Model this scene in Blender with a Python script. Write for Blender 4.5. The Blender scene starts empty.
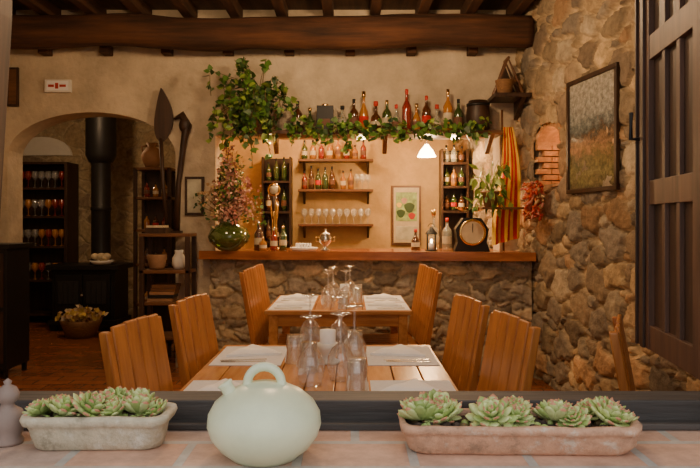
import bpy, bmesh, math, random
import numpy as np
from mathutils import Vector, Matrix, Euler, noise as mnoise
random.seed(7)
R=random.uniform
# ---------------------------------------------------------------- materials
def newmat(name):
    m=bpy.data.materials.new(name); m.use_nodes=True
    nt=m.node_tree; b=nt.nodes['Principled BSDF']
    return m,nt,b
def N(nt,t,**kw):
    n=nt.nodes.new(t)
    for k,v in kw.items(): setattr(n,k,v)
    return n
def ramp(nt,fac,stops,interp='LINEAR'):
    r=N(nt,'ShaderNodeValToRGB'); r.color_ramp.interpolation=interp
    el=r.color_ramp.elements
    while len(el)<len(stops): el.new(0.5)
    for e,(p,c) in zip(el,stops):
        e.position=p; e.color=(*c,1) if len(c)==3 else c
    nt.links.new(fac,r.inputs[0]); return r
def coords(nt,scale=(1,1,1),rot=(0,0,0)):
    tc=N(nt,'ShaderNodeTexCoord'); mp=N(nt,'ShaderNodeMapping')
    mp.inputs['Scale'].default_value=scale; mp.inputs['Rotation'].default_value=rot
    nt.links.new(tc.outputs['Object'],mp.inputs[0]); return mp.outputs[0]
def noise(nt,co,s,d=4,r=0.55):
    n=N(nt,'ShaderNodeTexNoise'); n.inputs['Scale'].default_value=s
    n.inputs['Detail'].default_value=d; n.inputs['Roughness'].default_value=r
    nt.links.new(co,n.inputs['Vector']); return n
def bump(nt,b,h,st,dist=0.02):
    bp=N(nt,'ShaderNodeBump'); bp.inputs['Strength'].default_value=st
    bp.inputs['Distance'].default_value=dist
    nt.links.new(h,bp.inputs['Height']); nt.links.new(bp.outputs[0],b.inputs['Normal'])
def mixc(nt,f,a,bb,blend='MIX'):
    m=N(nt,'ShaderNodeMix'); m.data_type='RGBA'; m.blend_type=blend
    for s,v in ((m.inputs[0],f),(m.inputs[6],a),(m.inputs[7],bb)):
        if hasattr(v,'links'): nt.links.new(v,s)
        elif isinstance(v,(int,float)): s.default_value=v
        else: s.default_value=(*v,1)
    return m.outputs[2]
def solid(name,c,rough=0.5,metal=0.0,var=0.15,vs=12,bst=0.1,emit=None,es=1,bd=.005):
    m,nt,b=newmat(name); co=coords(nt)
    n=noise(nt,co,vs,6,.62)
    d=tuple(x*(1-var) for x in c); l=tuple(min(1,x*(1+var)) for x in c)
    r=ramp(nt,n.outputs[0],[(0.3,d),(0.7,l)])
    nt.links.new(r.outputs[0],b.inputs['Base Color'])
    b.inputs['Roughness'].default_value=rough; b.inputs['Metallic'].default_value=metal
    if bst: bump(nt,b,n.outputs[0],bst,bd)
    if emit:
        b.inputs['Emission Color'].default_value=(*emit,1); b.inputs['Emission Strength'].default_value=es
    return m
def mottled(name,c1,c2,c3,rough=.9,vs=16,bst=.8):
    m,nt,b=newmat(name); co=coords(nt); n=noise(nt,co,vs,8,.7); n2=noise(nt,coords(nt),vs*3,6,.7)
    r1=ramp(nt,n.outputs[0],[(.36,c3),(.46,c1),(.56,c1),(.66,c2)])
    f=ramp(nt,n2.outputs[0],[(.3,(.75,)*3),(.7,(1.15,)*3)])
    nt.links.new(mixc(nt,1,r1.outputs[0],f.outputs[0],'MULTIPLY'),b.inputs['Base Color']); b.inputs['Roughness'].default_value=rough
    bump(nt,b,n2.outputs[0],bst,.006); return m
def wood(name,c1,c2,axis='z',rough=0.4,s=1.0,bs=.25,bd=.003):
    m,nt,b=newmat(name)
    sc={'x':(1.2,14,14),'y':(14,1.2,14),'z':(14,14,1.2)}[axis]
    co=coords(nt,tuple(v*s for v in sc))
    n=noise(nt,co,2.2,6,0.6); n2=noise(nt,coords(nt,(2,2,2)),1.5,2)
    r=ramp(nt,n.outputs[0],[(0.28,c1),(0.7,c2)])
    d=ramp(nt,n2.outputs[0],[(0.3,(0.72,)*3),(0.7,(1.0,)*3)])
    nt.links.new(mixc(nt,1.0,r.outputs[0],d.outputs[0],'MULTIPLY'),b.inputs['Base Color'])
    b.inputs['Roughness'].default_value=rough
    bump(nt,b,n.outputs[0],bs,bd); return m
def stone(name,pal,mortar,scale=5,sz=1.5,e0=0.02,e1=0.09,bst=0.9):
    m,nt,b=newmat(name); co=coords(nt,(1,1,sz))
    nz=noise(nt,co,3.5,3); add=N(nt,'ShaderNodeVectorMath',operation='MULTIPLY_ADD')
    nt.links.new(nz.outputs['Color'],add.inputs[0]); add.inputs[1].default_value=(0.16,)*3
    nt.links.new(co,add.inputs[2])
    v1=N(nt,'ShaderNodeTexVoronoi'); v2=N(nt,'ShaderNodeTexVoronoi',feature='DISTANCE_TO_EDGE')
    for v in (v1,v2):
        v.inputs['Scale'].default_value=scale; nt.links.new(add.outputs[0],v.inputs['Vector'])
    sep=N(nt,'ShaderNodeSeparateColor'); nt.links.new(v1.outputs['Color'],sep.inputs[0])
    k=len(pal)
    r=ramp(nt,sep.outputs[0],[(i/k,p) for i,p in enumerate(pal)],'CONSTANT')
    fn=noise(nt,coords(nt),22,6,0.65); fr=ramp(nt,fn.outputs[0],[(0.25,(0.55,)*3),(0.75,(1.25,)*3)])
    col=mixc(nt,1.0,r.outputs[0],fr.outputs[0],'MULTIPLY')
    er=ramp(nt,v2.outputs['Distance'],[(e0,(0,0,0)),(e1,(1,1,1))])
    mo=mixc(nt,1.0,mortar,fr.outputs[0],'MULTIPLY')
    nt.links.new(mixc(nt,er.outputs[0],mo,col),b.inputs['Base Color']); b.inputs['Roughness'].default_value=0.85
    h=N(nt,'ShaderNodeMath',operation='MULTIPLY_ADD'); nt.links.new(fn.outputs[0],h.inputs[0]); h.inputs[1].default_value=0.35
    nt.links.new(er.outputs[0],h.inputs[2]); bump(nt,b,h.outputs[0],bst,0.035)
    return m
def rubble(name):
    m,nt,b=newmat(name); at=N(nt,'ShaderNodeAttribute'); at.attribute_name='stonecol'
    n1=noise(nt,coords(nt),14,8,.68); n2=noise(nt,coords(nt),70,4,.6); n3=noise(nt,coords(nt),2.2,4,.6)
    f1=ramp(nt,n1.outputs[0],[(.28,(.55,.53,.50)),(.72,(1.35,1.30,1.20))])
    f3=ramp(nt,n3.outputs[0],[(.35,(.84,.80,.76)),(.65,(1.12,1.08,1.0))])
    c=mixc(nt,1.0,at.outputs['Color'],f1.outputs[0],'MULTIPLY'); c=mixc(nt,1.0,c,f3.outputs[0],'MULTIPLY')
    nt.links.new(c,b.inputs['Base Color']); b.inputs['Roughness'].default_value=.85
    h=N(nt,'ShaderNodeMath',operation='MULTIPLY_ADD'); nt.links.new(n2.outputs[0],h.inputs[0]); h.inputs[1].default_value=.3; nt.links.new(n1.outputs[0],h.inputs[2])
    bump(nt,b,h.outputs[0],.9,.02); return m
def plaster(name,c,var=0.2,bst=0.35):
    m,nt,b=newmat(name); co=coords(nt)
    n=noise(nt,co,2.0,8,0.65); n2=noise(nt,co,9,6)
    r=ramp(nt,n.outputs[0],[(0.3,tuple(x*(1-var) for x in c)),(0.7,tuple(min(1,x*(1+var)) for x in c))])
    nt.links.new(r.outputs[0],b.inputs['Base Color']); b.inputs['Roughness'].default_value=0.9
    bump(nt,b,n2.outputs[0],bst,0.03); return m
def tiles(name,c1,c2,mort,bw,bh,scale=1.0,ms=0.01,rough=0.35,rot=0.0,off=0.5,lo=.68):
    m,nt,b=newmat(name); co=coords(nt,(1,1,1),(0,0,rot))
    t=N(nt,'ShaderNodeTexBrick'); t.offset=off
    t.inputs['Scale'].default_value=scale; t.inputs['Brick Width'].default_value=bw
    t.inputs['Row Height'].default_value=bh; t.inputs['Mortar Size'].default_value=ms
    t.inputs['Color1'].default_value=(*c1,1); t.inputs['Color2'].default_value=(*c2,1)
    t.inputs['Mortar'].default_value=(*mort,1); nt.links.new(co,t.inputs['Vector'])
    n=noise(nt,coords(nt),9,9,0.75); fr=ramp(nt,n.outputs[0],[(0.3,(lo,)*3),(0.7,(1.15,)*3)])
    nt.links.new(mixc(nt,1.0,t.outputs[0],fr.outputs[0],'MULTIPLY'),b.inputs['Base Color'])
    b.inputs['Roughness'].default_value=rough
    inv=N(nt,'ShaderNodeMath',operation='SUBTRACT'); inv.inputs[0].default_value=1; nt.links.new(t.outputs[1],inv.inputs[1])
    bump(nt,b,inv.outputs[0],0.4,0.006); return m
def glass(name,tint=(1,1,1),dens=0.1,gloss=0.75):
    m=bpy.data.materials.new(name); m.use_nodes=True; nt=m.node_tree; nt.nodes.clear()
    o=N(nt,'ShaderNodeOutputMaterial'); tr=N(nt,'ShaderNodeBsdfTransparent'); gl=N(nt,'ShaderNodeBsdfGlossy')
    df=N(nt,'ShaderNodeBsdfDiffuse'); df.inputs[0].default_value=(*tint,1)
    tr.inputs[0].default_value=(*tint,1); gl.inputs[0].default_value=(0.95,0.97,1,1); gl.inputs['Roughness'].default_value=0.06
    fr=N(nt,'ShaderNodeLayerWeight'); fr.inputs[0].default_value=0.35
    mm=N(nt,'ShaderNodeMath',operation='MULTIPLY_ADD'); mm.inputs[1].default_value=gloss; mm.inputs[2].default_value=0.07
    nt.links.new(fr.outputs['Facing'],mm.inputs[0])
    m0=N(nt,'ShaderNodeMixShader'); m0.inputs[0].default_value=dens
    nt.links.new(tr.outputs[0],m0.inputs[1]); nt.links.new(df.outputs[0],m0.inputs[2])
    mx=N(nt,'ShaderNodeMixShader'); nt.links.new(mm.outputs[0],mx.inputs[0])
    nt.links.new(m0.outputs[0],mx.inputs[1]); nt.links.new(gl.outputs[0],mx.inputs[2])
    nt.links.new(mx.outputs[0],o.inputs[0]); return m

M={}
M['plaster']=plaster('plaster_warm',(0.57,0.47,0.33),.32,.7)
M['plaster_bar']=plaster('plaster_ochre',(0.56,0.38,0.17),.28)
M['plaster_room']=stone('stone_backroom',[(0.40,0.30,0.18),(0.28,0.21,0.14),(0.46,0.36,0.22)],(0.46,0.37,0.24),4,1.3,0.0,0.1,0.5)
M['rubble']=rubble('stone_rubble')
M['mortar']=plaster('lime_mortar',(0.50,0.40,0.27),.25,.6)
M['stucco_out']=plaster('stucco_outside',(0.55,0.5,0.42))
M['brick']=solid('niche_brick',(0.58,0.30,0.13),.8,0,.3,14,.5)
M['floor']=tiles('terracotta_tiles',(0.38,0.13,0.05),(0.27,0.09,0.035),(0.12,0.07,0.045),0.30,0.15,1,0.006,0.25)
M['sill']=tiles('sill_tiles',(0.64,0.38,0.26),(0.52,0.38,0.31),(0.50,0.46,0.41),0.21,0.14,1,0.009,0.75,lo=.6)
M['ground']=solid('paving',(0.3,0.28,0.25),0.9)
M['beam']=wood('beam_wood',(0.014,0.006,0.003),(0.13,0.048,0.016),'x',0.85,0.45,.8,.03)
M['joist']=wood('joist_wood',(0.03,0.013,0.006),(0.12,0.05,0.02),'y',0.7,0.6)
M['chair']=wood('chair_wood',(0.36,0.115,0.025),(0.64,0.26,0.065),'z',0.33)
M['tabley']=wood('table_wood',(0.44,0.17,0.05),(0.74,0.36,0.12),'y',0.25)
M['tablex']=wood('table_wood_x',(0.42,0.16,0.045),(0.70,0.33,0.10),'x',0.28)
M['counter']=wood('counter_wood',(0.22,0.06,0.018),(0.50,0.18,0.055),'x',0.18,0.7)
M['dark']=wood('dark_wood',(0.02,0.010,0.006),(0.075,0.034,0.017),'z',0.5)
M['frame']=wood('window_frame_wood',(0.05,0.024,0.015),(0.16,0.075,0.043),'z',0.5)
M['rail']=wood('window_rail_wood',(0.03,0.028,0.027),(0.10,0.088,0.082),'x',0.6,1,.6,.008)
M['mid']=wood('mid_wood',(0.10,0.042,0.018),(0.22,0.095,0.036),'x',0.45)
M['iron']=solid('cast_iron',(0.015,0.015,0.016),0.45,0.3)
M['steel']=solid('steel',(0.7,0.68,0.62),0.2,1.0,0.05)
M['brass']=solid('brass',(0.75,0.5,0.18),0.22,1.0,0.08)
M['white']=solid('white_ceramic',(0.8,0.78,0.72),0.35,0,0.04)
M['linen']=solid('linen_white',(0.93,0.93,0.93),0.9,0,0.03,60)
M['mat']=solid('placemat_pale',(0.70,0.71,0.75),0.9,0,0.08,80)
M['glass']=glass('clear_glass',(0.97,0.99,1.0),0.11,0.85)
M['gg']=glass('green_glass',(0.08,0.14,0.03),0.5,0.5)
M['gb']=glass('brown_glass',(0.15,0.05,0.012),0.5,0.5)
M['gc']=glass('pale_glass',(0.8,0.8,0.7),0.25,0.5)
M['gr']=glass('red_liquor',(0.4,0.035,0.015),0.55,0.5)
M['ga']=glass('amber_liquor',(0.7,0.32,0.05),0.5,0.5)
M['label']=solid('paper_label',(0.58,0.49,0.33),0.8,0,0.15)
M['label2']=solid('dark_label',(0.16,0.07,0.04),0.7,0,0.15)
M['red']=solid('red_paint',(0.5,0.03,0.015),0.5)
M['yellow']=solid('yellow_cloth',(0.85,0.55,0.05),0.85)
M['redcloth']=solid('red_cloth',(0.52,0.02,0.012),0.85)
M['leaf']=solid('leaf_green',(0.085,0.18,0.028),0.45,0,0.4,9)
M['leafl']=solid('leaf_light',(0.26,0.36,0.06),0.45,0,0.3,9)
M['leafd']=solid('leaf_dark',(0.03,0.075,0.016),0.5,0,0.3,9)
M['stem']=solid('stem',(0.14,0.1,0.04),0.8)
M['dry1']=solid('dried_flower_tan',(0.46,0.30,0.15),0.9,0,0.3)
M['dry2']=solid('dried_flower_rose',(0.44,0.17,0.13),0.9,0,0.3)
M['dry4']=solid('dried_flower_pink',(0.54,0.30,0.23),0.9,0,0.3)
M['dry3']=solid('dried_flower_yellow',(0.60,0.44,0.13),0.9,0,0.3)
M['pepper']=solid('dried_pepper',(0.50,0.045,0.015),0.35,0,0.3)
M['pepper2']=solid('dried_pepper_orange',(0.52,0.14,0.04),0.4,0,0.3)
M['terra']=mottled('terracotta_weathered',(.58,.34,.22),(.66,.54,.43),(.32,.21,.14))
M['terraw']=mottled('planter_pale',(.55,.48,.35),(.68,.64,.54),(.32,.28,.20))
M['clay']=solid('clay_dark',(0.3,0.16,0.08),0.7)
M['soil']=solid('soil',(0.06,0.04,0.03),0.95,0,0.4,60,0.6)
M['celadon']=solid('celadon_glaze',(0.66,0.70,0.48),0.3,0,0.10,9,0.12)
M['hole']=solid('dark_hole',(0.02,0.02,0.02),0.9)
M['succ']=solid('succulent_green',(0.34,0.45,0.14),0.5,0,0.25,30)
M['succ2']=solid('succulent_pale',(0.56,0.63,0.27),0.5,0,0.2,30)
M['tip']=solid('succulent_tip',(0.52,0.24,0.14),0.6)
M['finial']=solid('turned_stone',(0.28,0.21,0.18),0.7)
M['lamp']=solid('lamp_glow',(1,0.8,0.55),0.5,0,0,1,0,(1,0.66,0.32),30)
M['screen']=solid('poster_print',(0.30,0.42,0.16),0.6,0,0.6,18)
M['sky']=solid('print_sky',(0.50,0.48,0.36),0.5,0,0.3,8)
M['wicker']=wood('wicker',(0.15,0.07,0.03),(0.35,0.18,0.07),'x',0.8,3)
M['water']=glass('vase_glass',(0.16,0.24,0.05),0.4,0.5)
def picmat():
    m,nt,b=newmat('landscape_print'); co=coords(nt)
    n=noise(nt,coords(nt,(1,1,1.6)),9,9,0.75); sp=N(nt,'ShaderNodeSeparateXYZ'); nt.links.new(co,sp.inputs[0])
    a=N(nt,'ShaderNodeMath',operation='MULTIPLY_ADD'); nt.links.new(n.outputs[0],a.inputs[0]); a.inputs[1].default_value=.45
    nt.links.new(sp.outputs[2],a.inputs[2])
    mr=N(nt,'ShaderNodeMapRange'); mr.inputs['From Min'].default_value=1.80; mr.inputs['From Max'].default_value=2.63
    nt.links.new(a.outputs[0],mr.inputs[0])
    r=ramp(nt,mr.outputs[0],[(0,(.13,.11,.07)),(.16,(.28,.25,.12)),(.30,(.09,.10,.05)),(.42,(.36,.22,.13)),(.5,(.13,.11,.09)),(.58,(.17,.20,.20)),(.68,(.34,.36,.34)),(1,(.42,.41,.36))])
    n2=noise(nt,coords(nt),26,6,.7); f=ramp(nt,n2.outputs[0],[(.35,(.4,.4,.4)),(.65,(1.3,1.25,1.2))])
    nt.links.new(mixc(nt,1,r.outputs[0],f.outputs[0],'MULTIPLY'),b.inputs['Base Color']); b.inputs['Roughness'].default_value=0.12; return m
M['pic']=picmat()

# ---------------------------------------------------------------- mesh builder
class MB:
    def __init__(s): s.v=[];s.f=[];s.m=[];s.s=[];s.mats=[];s.col=None
    def mi(s,m):
        if m not in s.mats: s.mats.append(m)
        return s.mats.index(m)
    def add(s,vs,fs,m,smooth=False,T=None):
        o=len(s.v); k=s.mi(m)
        for v in vs:
            v=Vector(v); s.v.append(T@v if T else v)
        for f in fs: s.f.append([o+i for i in f]); s.m.append(k); s.s.append(smooth)
    def box(s,a,b,m,T=None):
        x0,y0,z0=a;x1,y1,z1=b
        vs=[(x0,y0,z0),(x1,y0,z0),(x1,y1,z0),(x0,y1,z0),(x0,y0,z1),(x1,y0,z1),(x1,y1,z1),(x0,y1,z1)]
        s.add(vs,[(0,3,2,1),(4,5,6,7),(0,1,5,4),(1,2,6,5),(2,3,7,6),(3,0,4,7)],m,False,T)
    def prism(s,poly,h0,h1,m,ax='z',T=None):
        n=len(poly)
        f={'z':lambda p,h:(p[0],p[1],h),'y':lambda p,h:(p[0],h,p[1]),'x':lambda p,h:(h,p[0],p[1])}[ax]
        vs=[f(p,h0) for p in poly]+[f(p,h1) for p in poly]
        fs=[tuple(range(n))[::-1],tuple(range(n,2*n))]+[(i,(i+1)%n,n+(i+1)%n,n+i) for i in range(n)]
        s.add(vs,fs,m,False,T)
    def lathe(s,prof,c,m,seg=20,T=None,mats=None):
        n=len(prof); vs=[];fs=[]
        for r,z in prof:
            for i in range(seg):
                a=2*math.pi*i/seg; vs.append((c[0]+r*math.cos(a),c[1]+r*math.sin(a),c[2]+z))
        for j in range(n-1):
            fs.append([(j*seg+i,j*seg+(i+1)%seg,(j+1)*seg+(i+1)%seg,(j+1)*seg+i) for i in range(seg)])
        o=len(s.v)
        for v in vs:
            v=Vector(v); s.v.append(T@v if T else v)
        for j,ring in enumerate(fs):
            k=s.mi(mats[j] if mats and mats[j] else m)
            for f in ring: s.f.append([o+i for i in f]); s.m.append(k); s.s.append(True)
    def ball(s,c,r,m,seg=14,rings=8,T=None):
        if isinstance(r,(int,float)): r=(r,r,r)
        vs=[];fs=[]
        for j in range(rings+1):
            p=math.pi*j/rings
            for i in range(seg):
                a=2*math.pi*i/seg
                vs.append((c[0]+r[0]*math.sin(p)*math.cos(a),c[1]+r[1]*math.sin(p)*math.sin(a),c[2]+r[2]*math.cos(p)))
        for j in range(rings):
            for i in range(seg): fs.append((j*seg+i,j*seg+(i+1)%seg,(j+1)*seg+(i+1)%seg,(j+1)*seg+i))
        s.add(vs,fs,m,True,T)
    def tube(s,pts,r,m,seg=8,T=None):
        pts=[Vector(p) for p in pts]; n=len(pts)
        rs=r if isinstance(r,(list,tuple)) else [r]*n
        vs=[];fs=[]
        up=Vector((0,0,1))
        for i,p in enumerate(pts):
            d=(pts[min(i+1,n-1)]-pts[max(i-1,0)])
            if d.length<1e-9: d=Vector((0,0,1))
            d.normalize()
            u=d.cross(up if abs(d.z)<0.95 else Vector((1,0,0))).normalized()
            if i and u.dot(pu)<0: u=-u
            pu=u
            w=d.cross(u)
            for k in range(seg):
                a=2*math.pi*k/seg; vs.append(p+(u*math.cos(a)+w*math.sin(a))*rs[i])
        for j in range(n-1):
            for k in range(seg): fs.append((j*seg+k,j*seg+(k+1)%seg,(j+1)*seg+(k+1)%seg,(j+1)*seg+k))
        fs.append(tuple(range(seg))[::-1]); fs.append(tuple(range((n-1)*seg,n*seg)))
        s.add(vs,fs,m,True,T)
    def leaf(s,p,d,size,m,w=0.42,nrm=None):
        p=Vector(p); d=Vector(d).normalized()
        nrm=nrm or Vector((R(-1,1),R(-1.3,0.3),R(-0.2,1)))
        u=d.cross(nrm)
        if u.length<1e-4: u=d.cross(Vector((1,0.3,0)))
        u.normalize(); n=u.cross(d)
        L=size;W=size*w
        vs=[p,p+d*L*.3+u*W+n*L*.08,p+d*L*.68+u*W*.62+n*L*.05,p+d*L,p+d*L*.68-u*W*.62+n*L*.05,p+d*L*.3-u*W+n*L*.08,p+d*L*.35-n*L*.02]
        s.add(vs,[(0,6,1),(1,6,2),(2,6,3),(3,6,4),(4,6,5),(5,6,0)],m,True)
    def done(s,name,bev=0,loc=None,rot=0.0,parent=None,keep=False,recalc=True):
        if loc is None and not keep:
            xs=[v.x for v in s.v];ys=[v.y for v in s.v];zs=[v.z for v in s.v]
            loc=Vector(((min(xs)+max(xs))/2,(min(ys)+max(ys))/2,min(zs))); vv=[v-loc for v in s.v]
        else: vv=s.v; loc=loc or (0,0,0)
        me=bpy.data.meshes.new(name); me.from_pydata([tuple(v) for v in vv],[],s.f)
        for m in s.mats: me.materials.append(M[m])
        for p,k,sm in zip(me.polygons,s.m,s.s): p.material_index=k; p.use_smooth=sm
        if s.col is not None:
            ca=me.color_attributes.new('stonecol','FLOAT_COLOR','POINT')
            arr=np.tile(np.array([.42,.33,.22,1.0]),(len(me.vertices),1)); arr[:len(s.col),:3]=s.col
            ca.data.foreach_set('color',arr.ravel())
        if recalc:
            bm=bmesh.new(); bm.from_mesh(me); bmesh.ops.recalc_face_normals(bm,faces=bm.faces); bm.to_mesh(me); bm.free()
        ob=bpy.data.objects.new(name,me); bpy.context.scene.collection.objects.link(ob)
        ob.location=loc; ob.rotation_euler=(0,0,rot)
        if bev:
            b=ob.modifiers.new('bevel','BEVEL'); b.width=bev; b.segments=2; b.limit_method='ANGLE'
        if parent: ob.parent=parent
        return ob
def stonework(u0,u1,z0,z1,step,pal,mortar,rmin,rmax,relief,flat=1.5,hole=None,seed=3,thr=lambda u,z:0*u,dens=.72,tries=9000):
    rg=np.random.RandomState(seed)
    rads=np.sort(rmin+(rmax-rmin)*rg.rand(tries)**2.2)[::-1]
    P=np.zeros((0,2));Q=np.zeros(0)
    for rr in rads:
        c=np.array([u0-.1+rg.rand()*(u1-u0+.2),z0-.1+rg.rand()*(z1-z0+.2)])
        if len(P):
            d=np.hypot((P[:,0]-c[0])/flat**.5,(P[:,1]-c[1])*flat**.5)
            if np.any(d<dens*(Q+rr)): continue
        P=np.vstack([P,c]);Q=np.append(Q,rr)
    n=len(P); th=rg.randn(n)*.35; asp=flat*(.75+.6*rg.rand(n)); hh=.5+rg.rand(n); tone=.65+.7*rg.rand(n)
    pc=np.array(pal)[rg.randint(0,len(pal),n)]*tone[:,None]
    nu=int((u1-u0)/step)+1; nz=int((z1-z0)/step)+1
    us=np.linspace(u0,u1,nu); zs=np.linspace(z0,z1,nz); U,Z=np.meshgrid(us,zs); U=U.ravel();Z=Z.ravel()
    w1=np.array([mnoise.noise((a*7,b*7,seed)) for a,b in zip(U,Z)]); w2=np.array([mnoise.noise((a*7,b*7,seed+9)) for a,b in zip(U,Z)])
    w3=np.array([mnoise.noise((a*25,b*25,seed+5)) for a,b in zip(U,Z)])
    X=U+.045*w1+.012*w3; Y=Z+.045*w2-.012*w3
    col=np.zeros((len(U),3)); H=np.zeros(len(U)); ct=np.cos(th);st=np.sin(th)
    for k in range(0,len(U),4000):
        dx=X[k:k+4000,None]-P[None,:,0]; dz=Y[k:k+4000,None]-P[None,:,1]
        a=(dx*ct+dz*st)/np.sqrt(asp); b=(-dx*st+dz*ct)*np.sqrt(asp)
        d=(np.abs(a)**2.6+np.abs(b)**2.6)**(1/2.6)/Q
        i1=np.argmin(d,1); rr=np.arange(len(i1)); d1=d[rr,i1]; d[rr,i1]=9; d2=d.min(1)
        t=np.minimum((d2-d1)*.6,1.12-d1)-thr(U[k:k+4000],Z[k:k+4000])-.05*w3[k:k+4000]
        m=np.clip((t-.0)/.09,0,1); m=m*m*(3-2*m)
        H[k:k+4000]=relief*(m*(.35+.65*hh[i1])+.35*np.clip(t,0,.5)*m)
        col[k:k+4000]=np.array(mortar)*(1-m[:,None])*(1-.25*np.clip(1-np.abs(t)*12,0,1)[:,None])+pc[i1]*m[:,None]
    H+=relief*.25*w3+relief*.4*w1*.3
    fs=[]
    for j in range(nz-1):
        for i in range(nu-1):
            if hole:
                cu=(us[i]+us[i+1])/2; cz=(zs[j]+zs[j+1])/2
                if hole(cu,cz): continue
            q=j*nu+i; fs.append((q,q+1,q+nu+1,q+nu))
    return U,H,Z,fs,col

# ---------------------------------------------------------------- room shell
WB=2.53
def wx(y): return WB-0.15*y
b=MB(); b.box((-5.2,1.15,-0.1),(2.9,10.2,0),'floor'); b.done('floor')
b=MB(); b.box((-6,-4,-0.12),(6,1.14,-0.02),'ground'); b.done('ground')
b=MB(); b.box((-3.9,1.15,3.32),(2.9,6.5,3.4),'joist'); b.done('ceiling')
b=MB()
x=-3.6
while x<1.6:
    b.box((x,1.62,3.19),(x+0.09,6.48,3.318),'joist'); x+=0.42
b.done('ceiling_joists',0.006)
b=MB()
x=-3.4
while x<1.5:
    b.box((x,6.36,2.885),(x+0.085,6.495,2.97),'beam'); x+=0.56
b.done('trim_corbels',0.006)
b=MB(); n=90; ring=20; vs=[];fs=[]
for i in range(n+1):
    t=i/n; X=-3.58+t*(1.60+3.58)
    k=0.014*math.sin(t*9)+0.01*math.sin(t*23+1)
    for j in range(ring):
        a=2*math.pi*j/ring
        sy=math.copysign(abs(math.cos(a))**0.7,math.cos(a))*0.12; sz=math.copysign(abs(math.sin(a))**0.7,math.sin(a))*0.14
        w=1+0.12*mnoise.noise((X*2.2,math.cos(a)*1.5,math.sin(a)*1.5))+.05*mnoise.noise((X*3,math.cos(a)*7,math.sin(a)*7))
        vs.append((X,6.2+sy*w,3.03+k+sz*w))
for i in range(n):
    for j in range(ring): fs.append((i*ring+j,i*ring+(j+1)%ring,(i+1)*ring+(j+1)%ring,(i+1)*ring+j))
fs.append(tuple(range(ring))); fs.append(tuple(range(n*ring,(n+1)*ring)))
b.add(vs,fs,'beam',True); b.done('ceiling_beam')
b=MB(); y0,y1=6.5,6.8
b.box((-3.9,y0,0),(-3.18,y1,3.4),'plaster')
arc=[(-2.40-0.78*math.cos(math.pi*i/28),1.97+0.40*math.sin(math.pi*i/28)) for i in range(29)]
for i in range(28):
    p,q=arc[i],arc[i+1]
    b.prism([p,q,(q[0],3.4),(p[0],3.4)],y0,y1,'plaster','y')
b.box((-1.62,y0,0),(-1.25,y1,3.4),'plaster')
b.box((-1.25,y0,2.15),(1.39,y1,3.4),'plaster')
b.box((1.39,y0,0),(1.70,y1,3.4),'plaster')
ob=b.done('wall_back')
bm=bmesh.new(); bm.from_mesh(ob.data); bmesh.ops.remove_doubles(bm,verts=bm.verts,dist=1e-5); bm.to_mesh(ob.data); bm.free()
b=MB(); b.box((-3.9,1.6,0),(-3.6,6.5,3.4),'plaster'); b.done('wall_left')
b=MB()
ox0,ox1,oz0,oz1=-0.84,0.86,0.86,2.35
b.box((-3.9,1.15,0),(ox0,1.6,3.4),'stucco_out'); b.box((ox1,1.15,0),(2.9,1.6,3.4),'stucco_out')
b.box((ox0,1.15,0),(ox1,1.6,oz0),'stucco_out'); b.box((ox0,1.15,oz1),(ox1,1.6,3.4),'stucco_out')
b.done('wall_front')
ang=math.atan2(1,-0.15); S=math.sqrt(1+0.15**2); L=(8.4-1.6)*S
def ls(y): return (y-1.6)*S
PAL=[(.29,.24,.17),(.44,.34,.22),(.21,.185,.155),(.52,.41,.26),(.36,.29,.21),(.43,.29,.17),(.32,.29,.25),(.42,.37,.29),(.26,.21,.16)]
h0,h1=ls(5.60),ls(6.10); zc=(h0+h1)/2
def inarch(u,z):
    if not(h0<u<h1) or z<1.66: return False
    return z<2.02 or ((u-zc)/((h1-h0)/2))**2+((z-2.02)/.16)**2<1
b=MB()
U,H,Z,fs,col=stonework(ls(2.0),L,0,3.4,.0155,PAL,(.58,.47,.32),.04,.155,.042,1.45,inarch,4,lambda u,z:.045+.14*np.clip((z-2.2)/.8,0,1))
b.add([(u,h-.022,z) for u,h,z in zip(U,H,Z)],fs,'rubble',True); b.col=col
T0=-0.5
b.box((0,T0,0),(ls(2.0)+.01,-.01,3.4),'mortar')
b.box((ls(2.0),T0,0),(h0-.02,-.045,3.4),'mortar'); b.box((h1+.02,T0,0),(L,-.045,3.4),'mortar')
b.box((h0-.02,T0,0),(h1+.02,-.045,1.66),'mortar'); b.box((h0-.02,T0,2.2),(h1+.02,-.045,3.4),'mortar')
b.box((h0-.02,T0,1.66),(h1+.02,T0+.12,2.2),'mortar')
ob=b.done('wall_right',0,keep=True,recalc=False); ob.location=(wx(1.6),1.6,0); ob.rotation_euler=(0,0,ang)
b=MB(); z=1.662; k=0
while z<2.02:
    hgt=.043
    for yy in (0,1,2):
        a=-.40+yy*.135-(.06 if k%2 else 0); c=min(a+.128,-.005)
        b.box((h1-.045+R(-.004,.004),a,z),(h1+.015,c,z+hgt),'brick'); b.box((h0-.015,a,z),(h0+.03+R(-.004,.004),c,z+hgt),'brick')
    z+=hgt+.009; k+=1
n=11
for i in range(n):
    a=math.pi*(i+.5)/n; cu=zc+(h1-h0)/2*math.cos(a)*.95; cz=2.02+.145*math.sin(a)
    T=Matrix.Translation((cu,0,cz))@Matrix.Rotation(math.pi/2-a,4,'Y'); b.box((-.028,-.38,-.02),(.028,-.004,.03),'brick',T)
b.box((h0-.01,-.40,1.64),(h1+.01,.02,1.661),'brick')
b.box((h0-.02,-.40,1.66),(h1+.02,-.375,2.2),'mortar')
ob=b.done('trim_niche_brick',0.003,keep=True); ob.location=(wx(1.6),1.6,0); ob.rotation_euler=(0,0,ang)
b=MB(); b.box((-1.5,8.3,0),(1.6,8.45,2.9),'plaster_bar'); b.done('wall_bar')
b=MB(); b.box((-1.62,6.8,0),(-1.5,9.8,2.9),'plaster_bar'); b.done('wall_partition')
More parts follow.
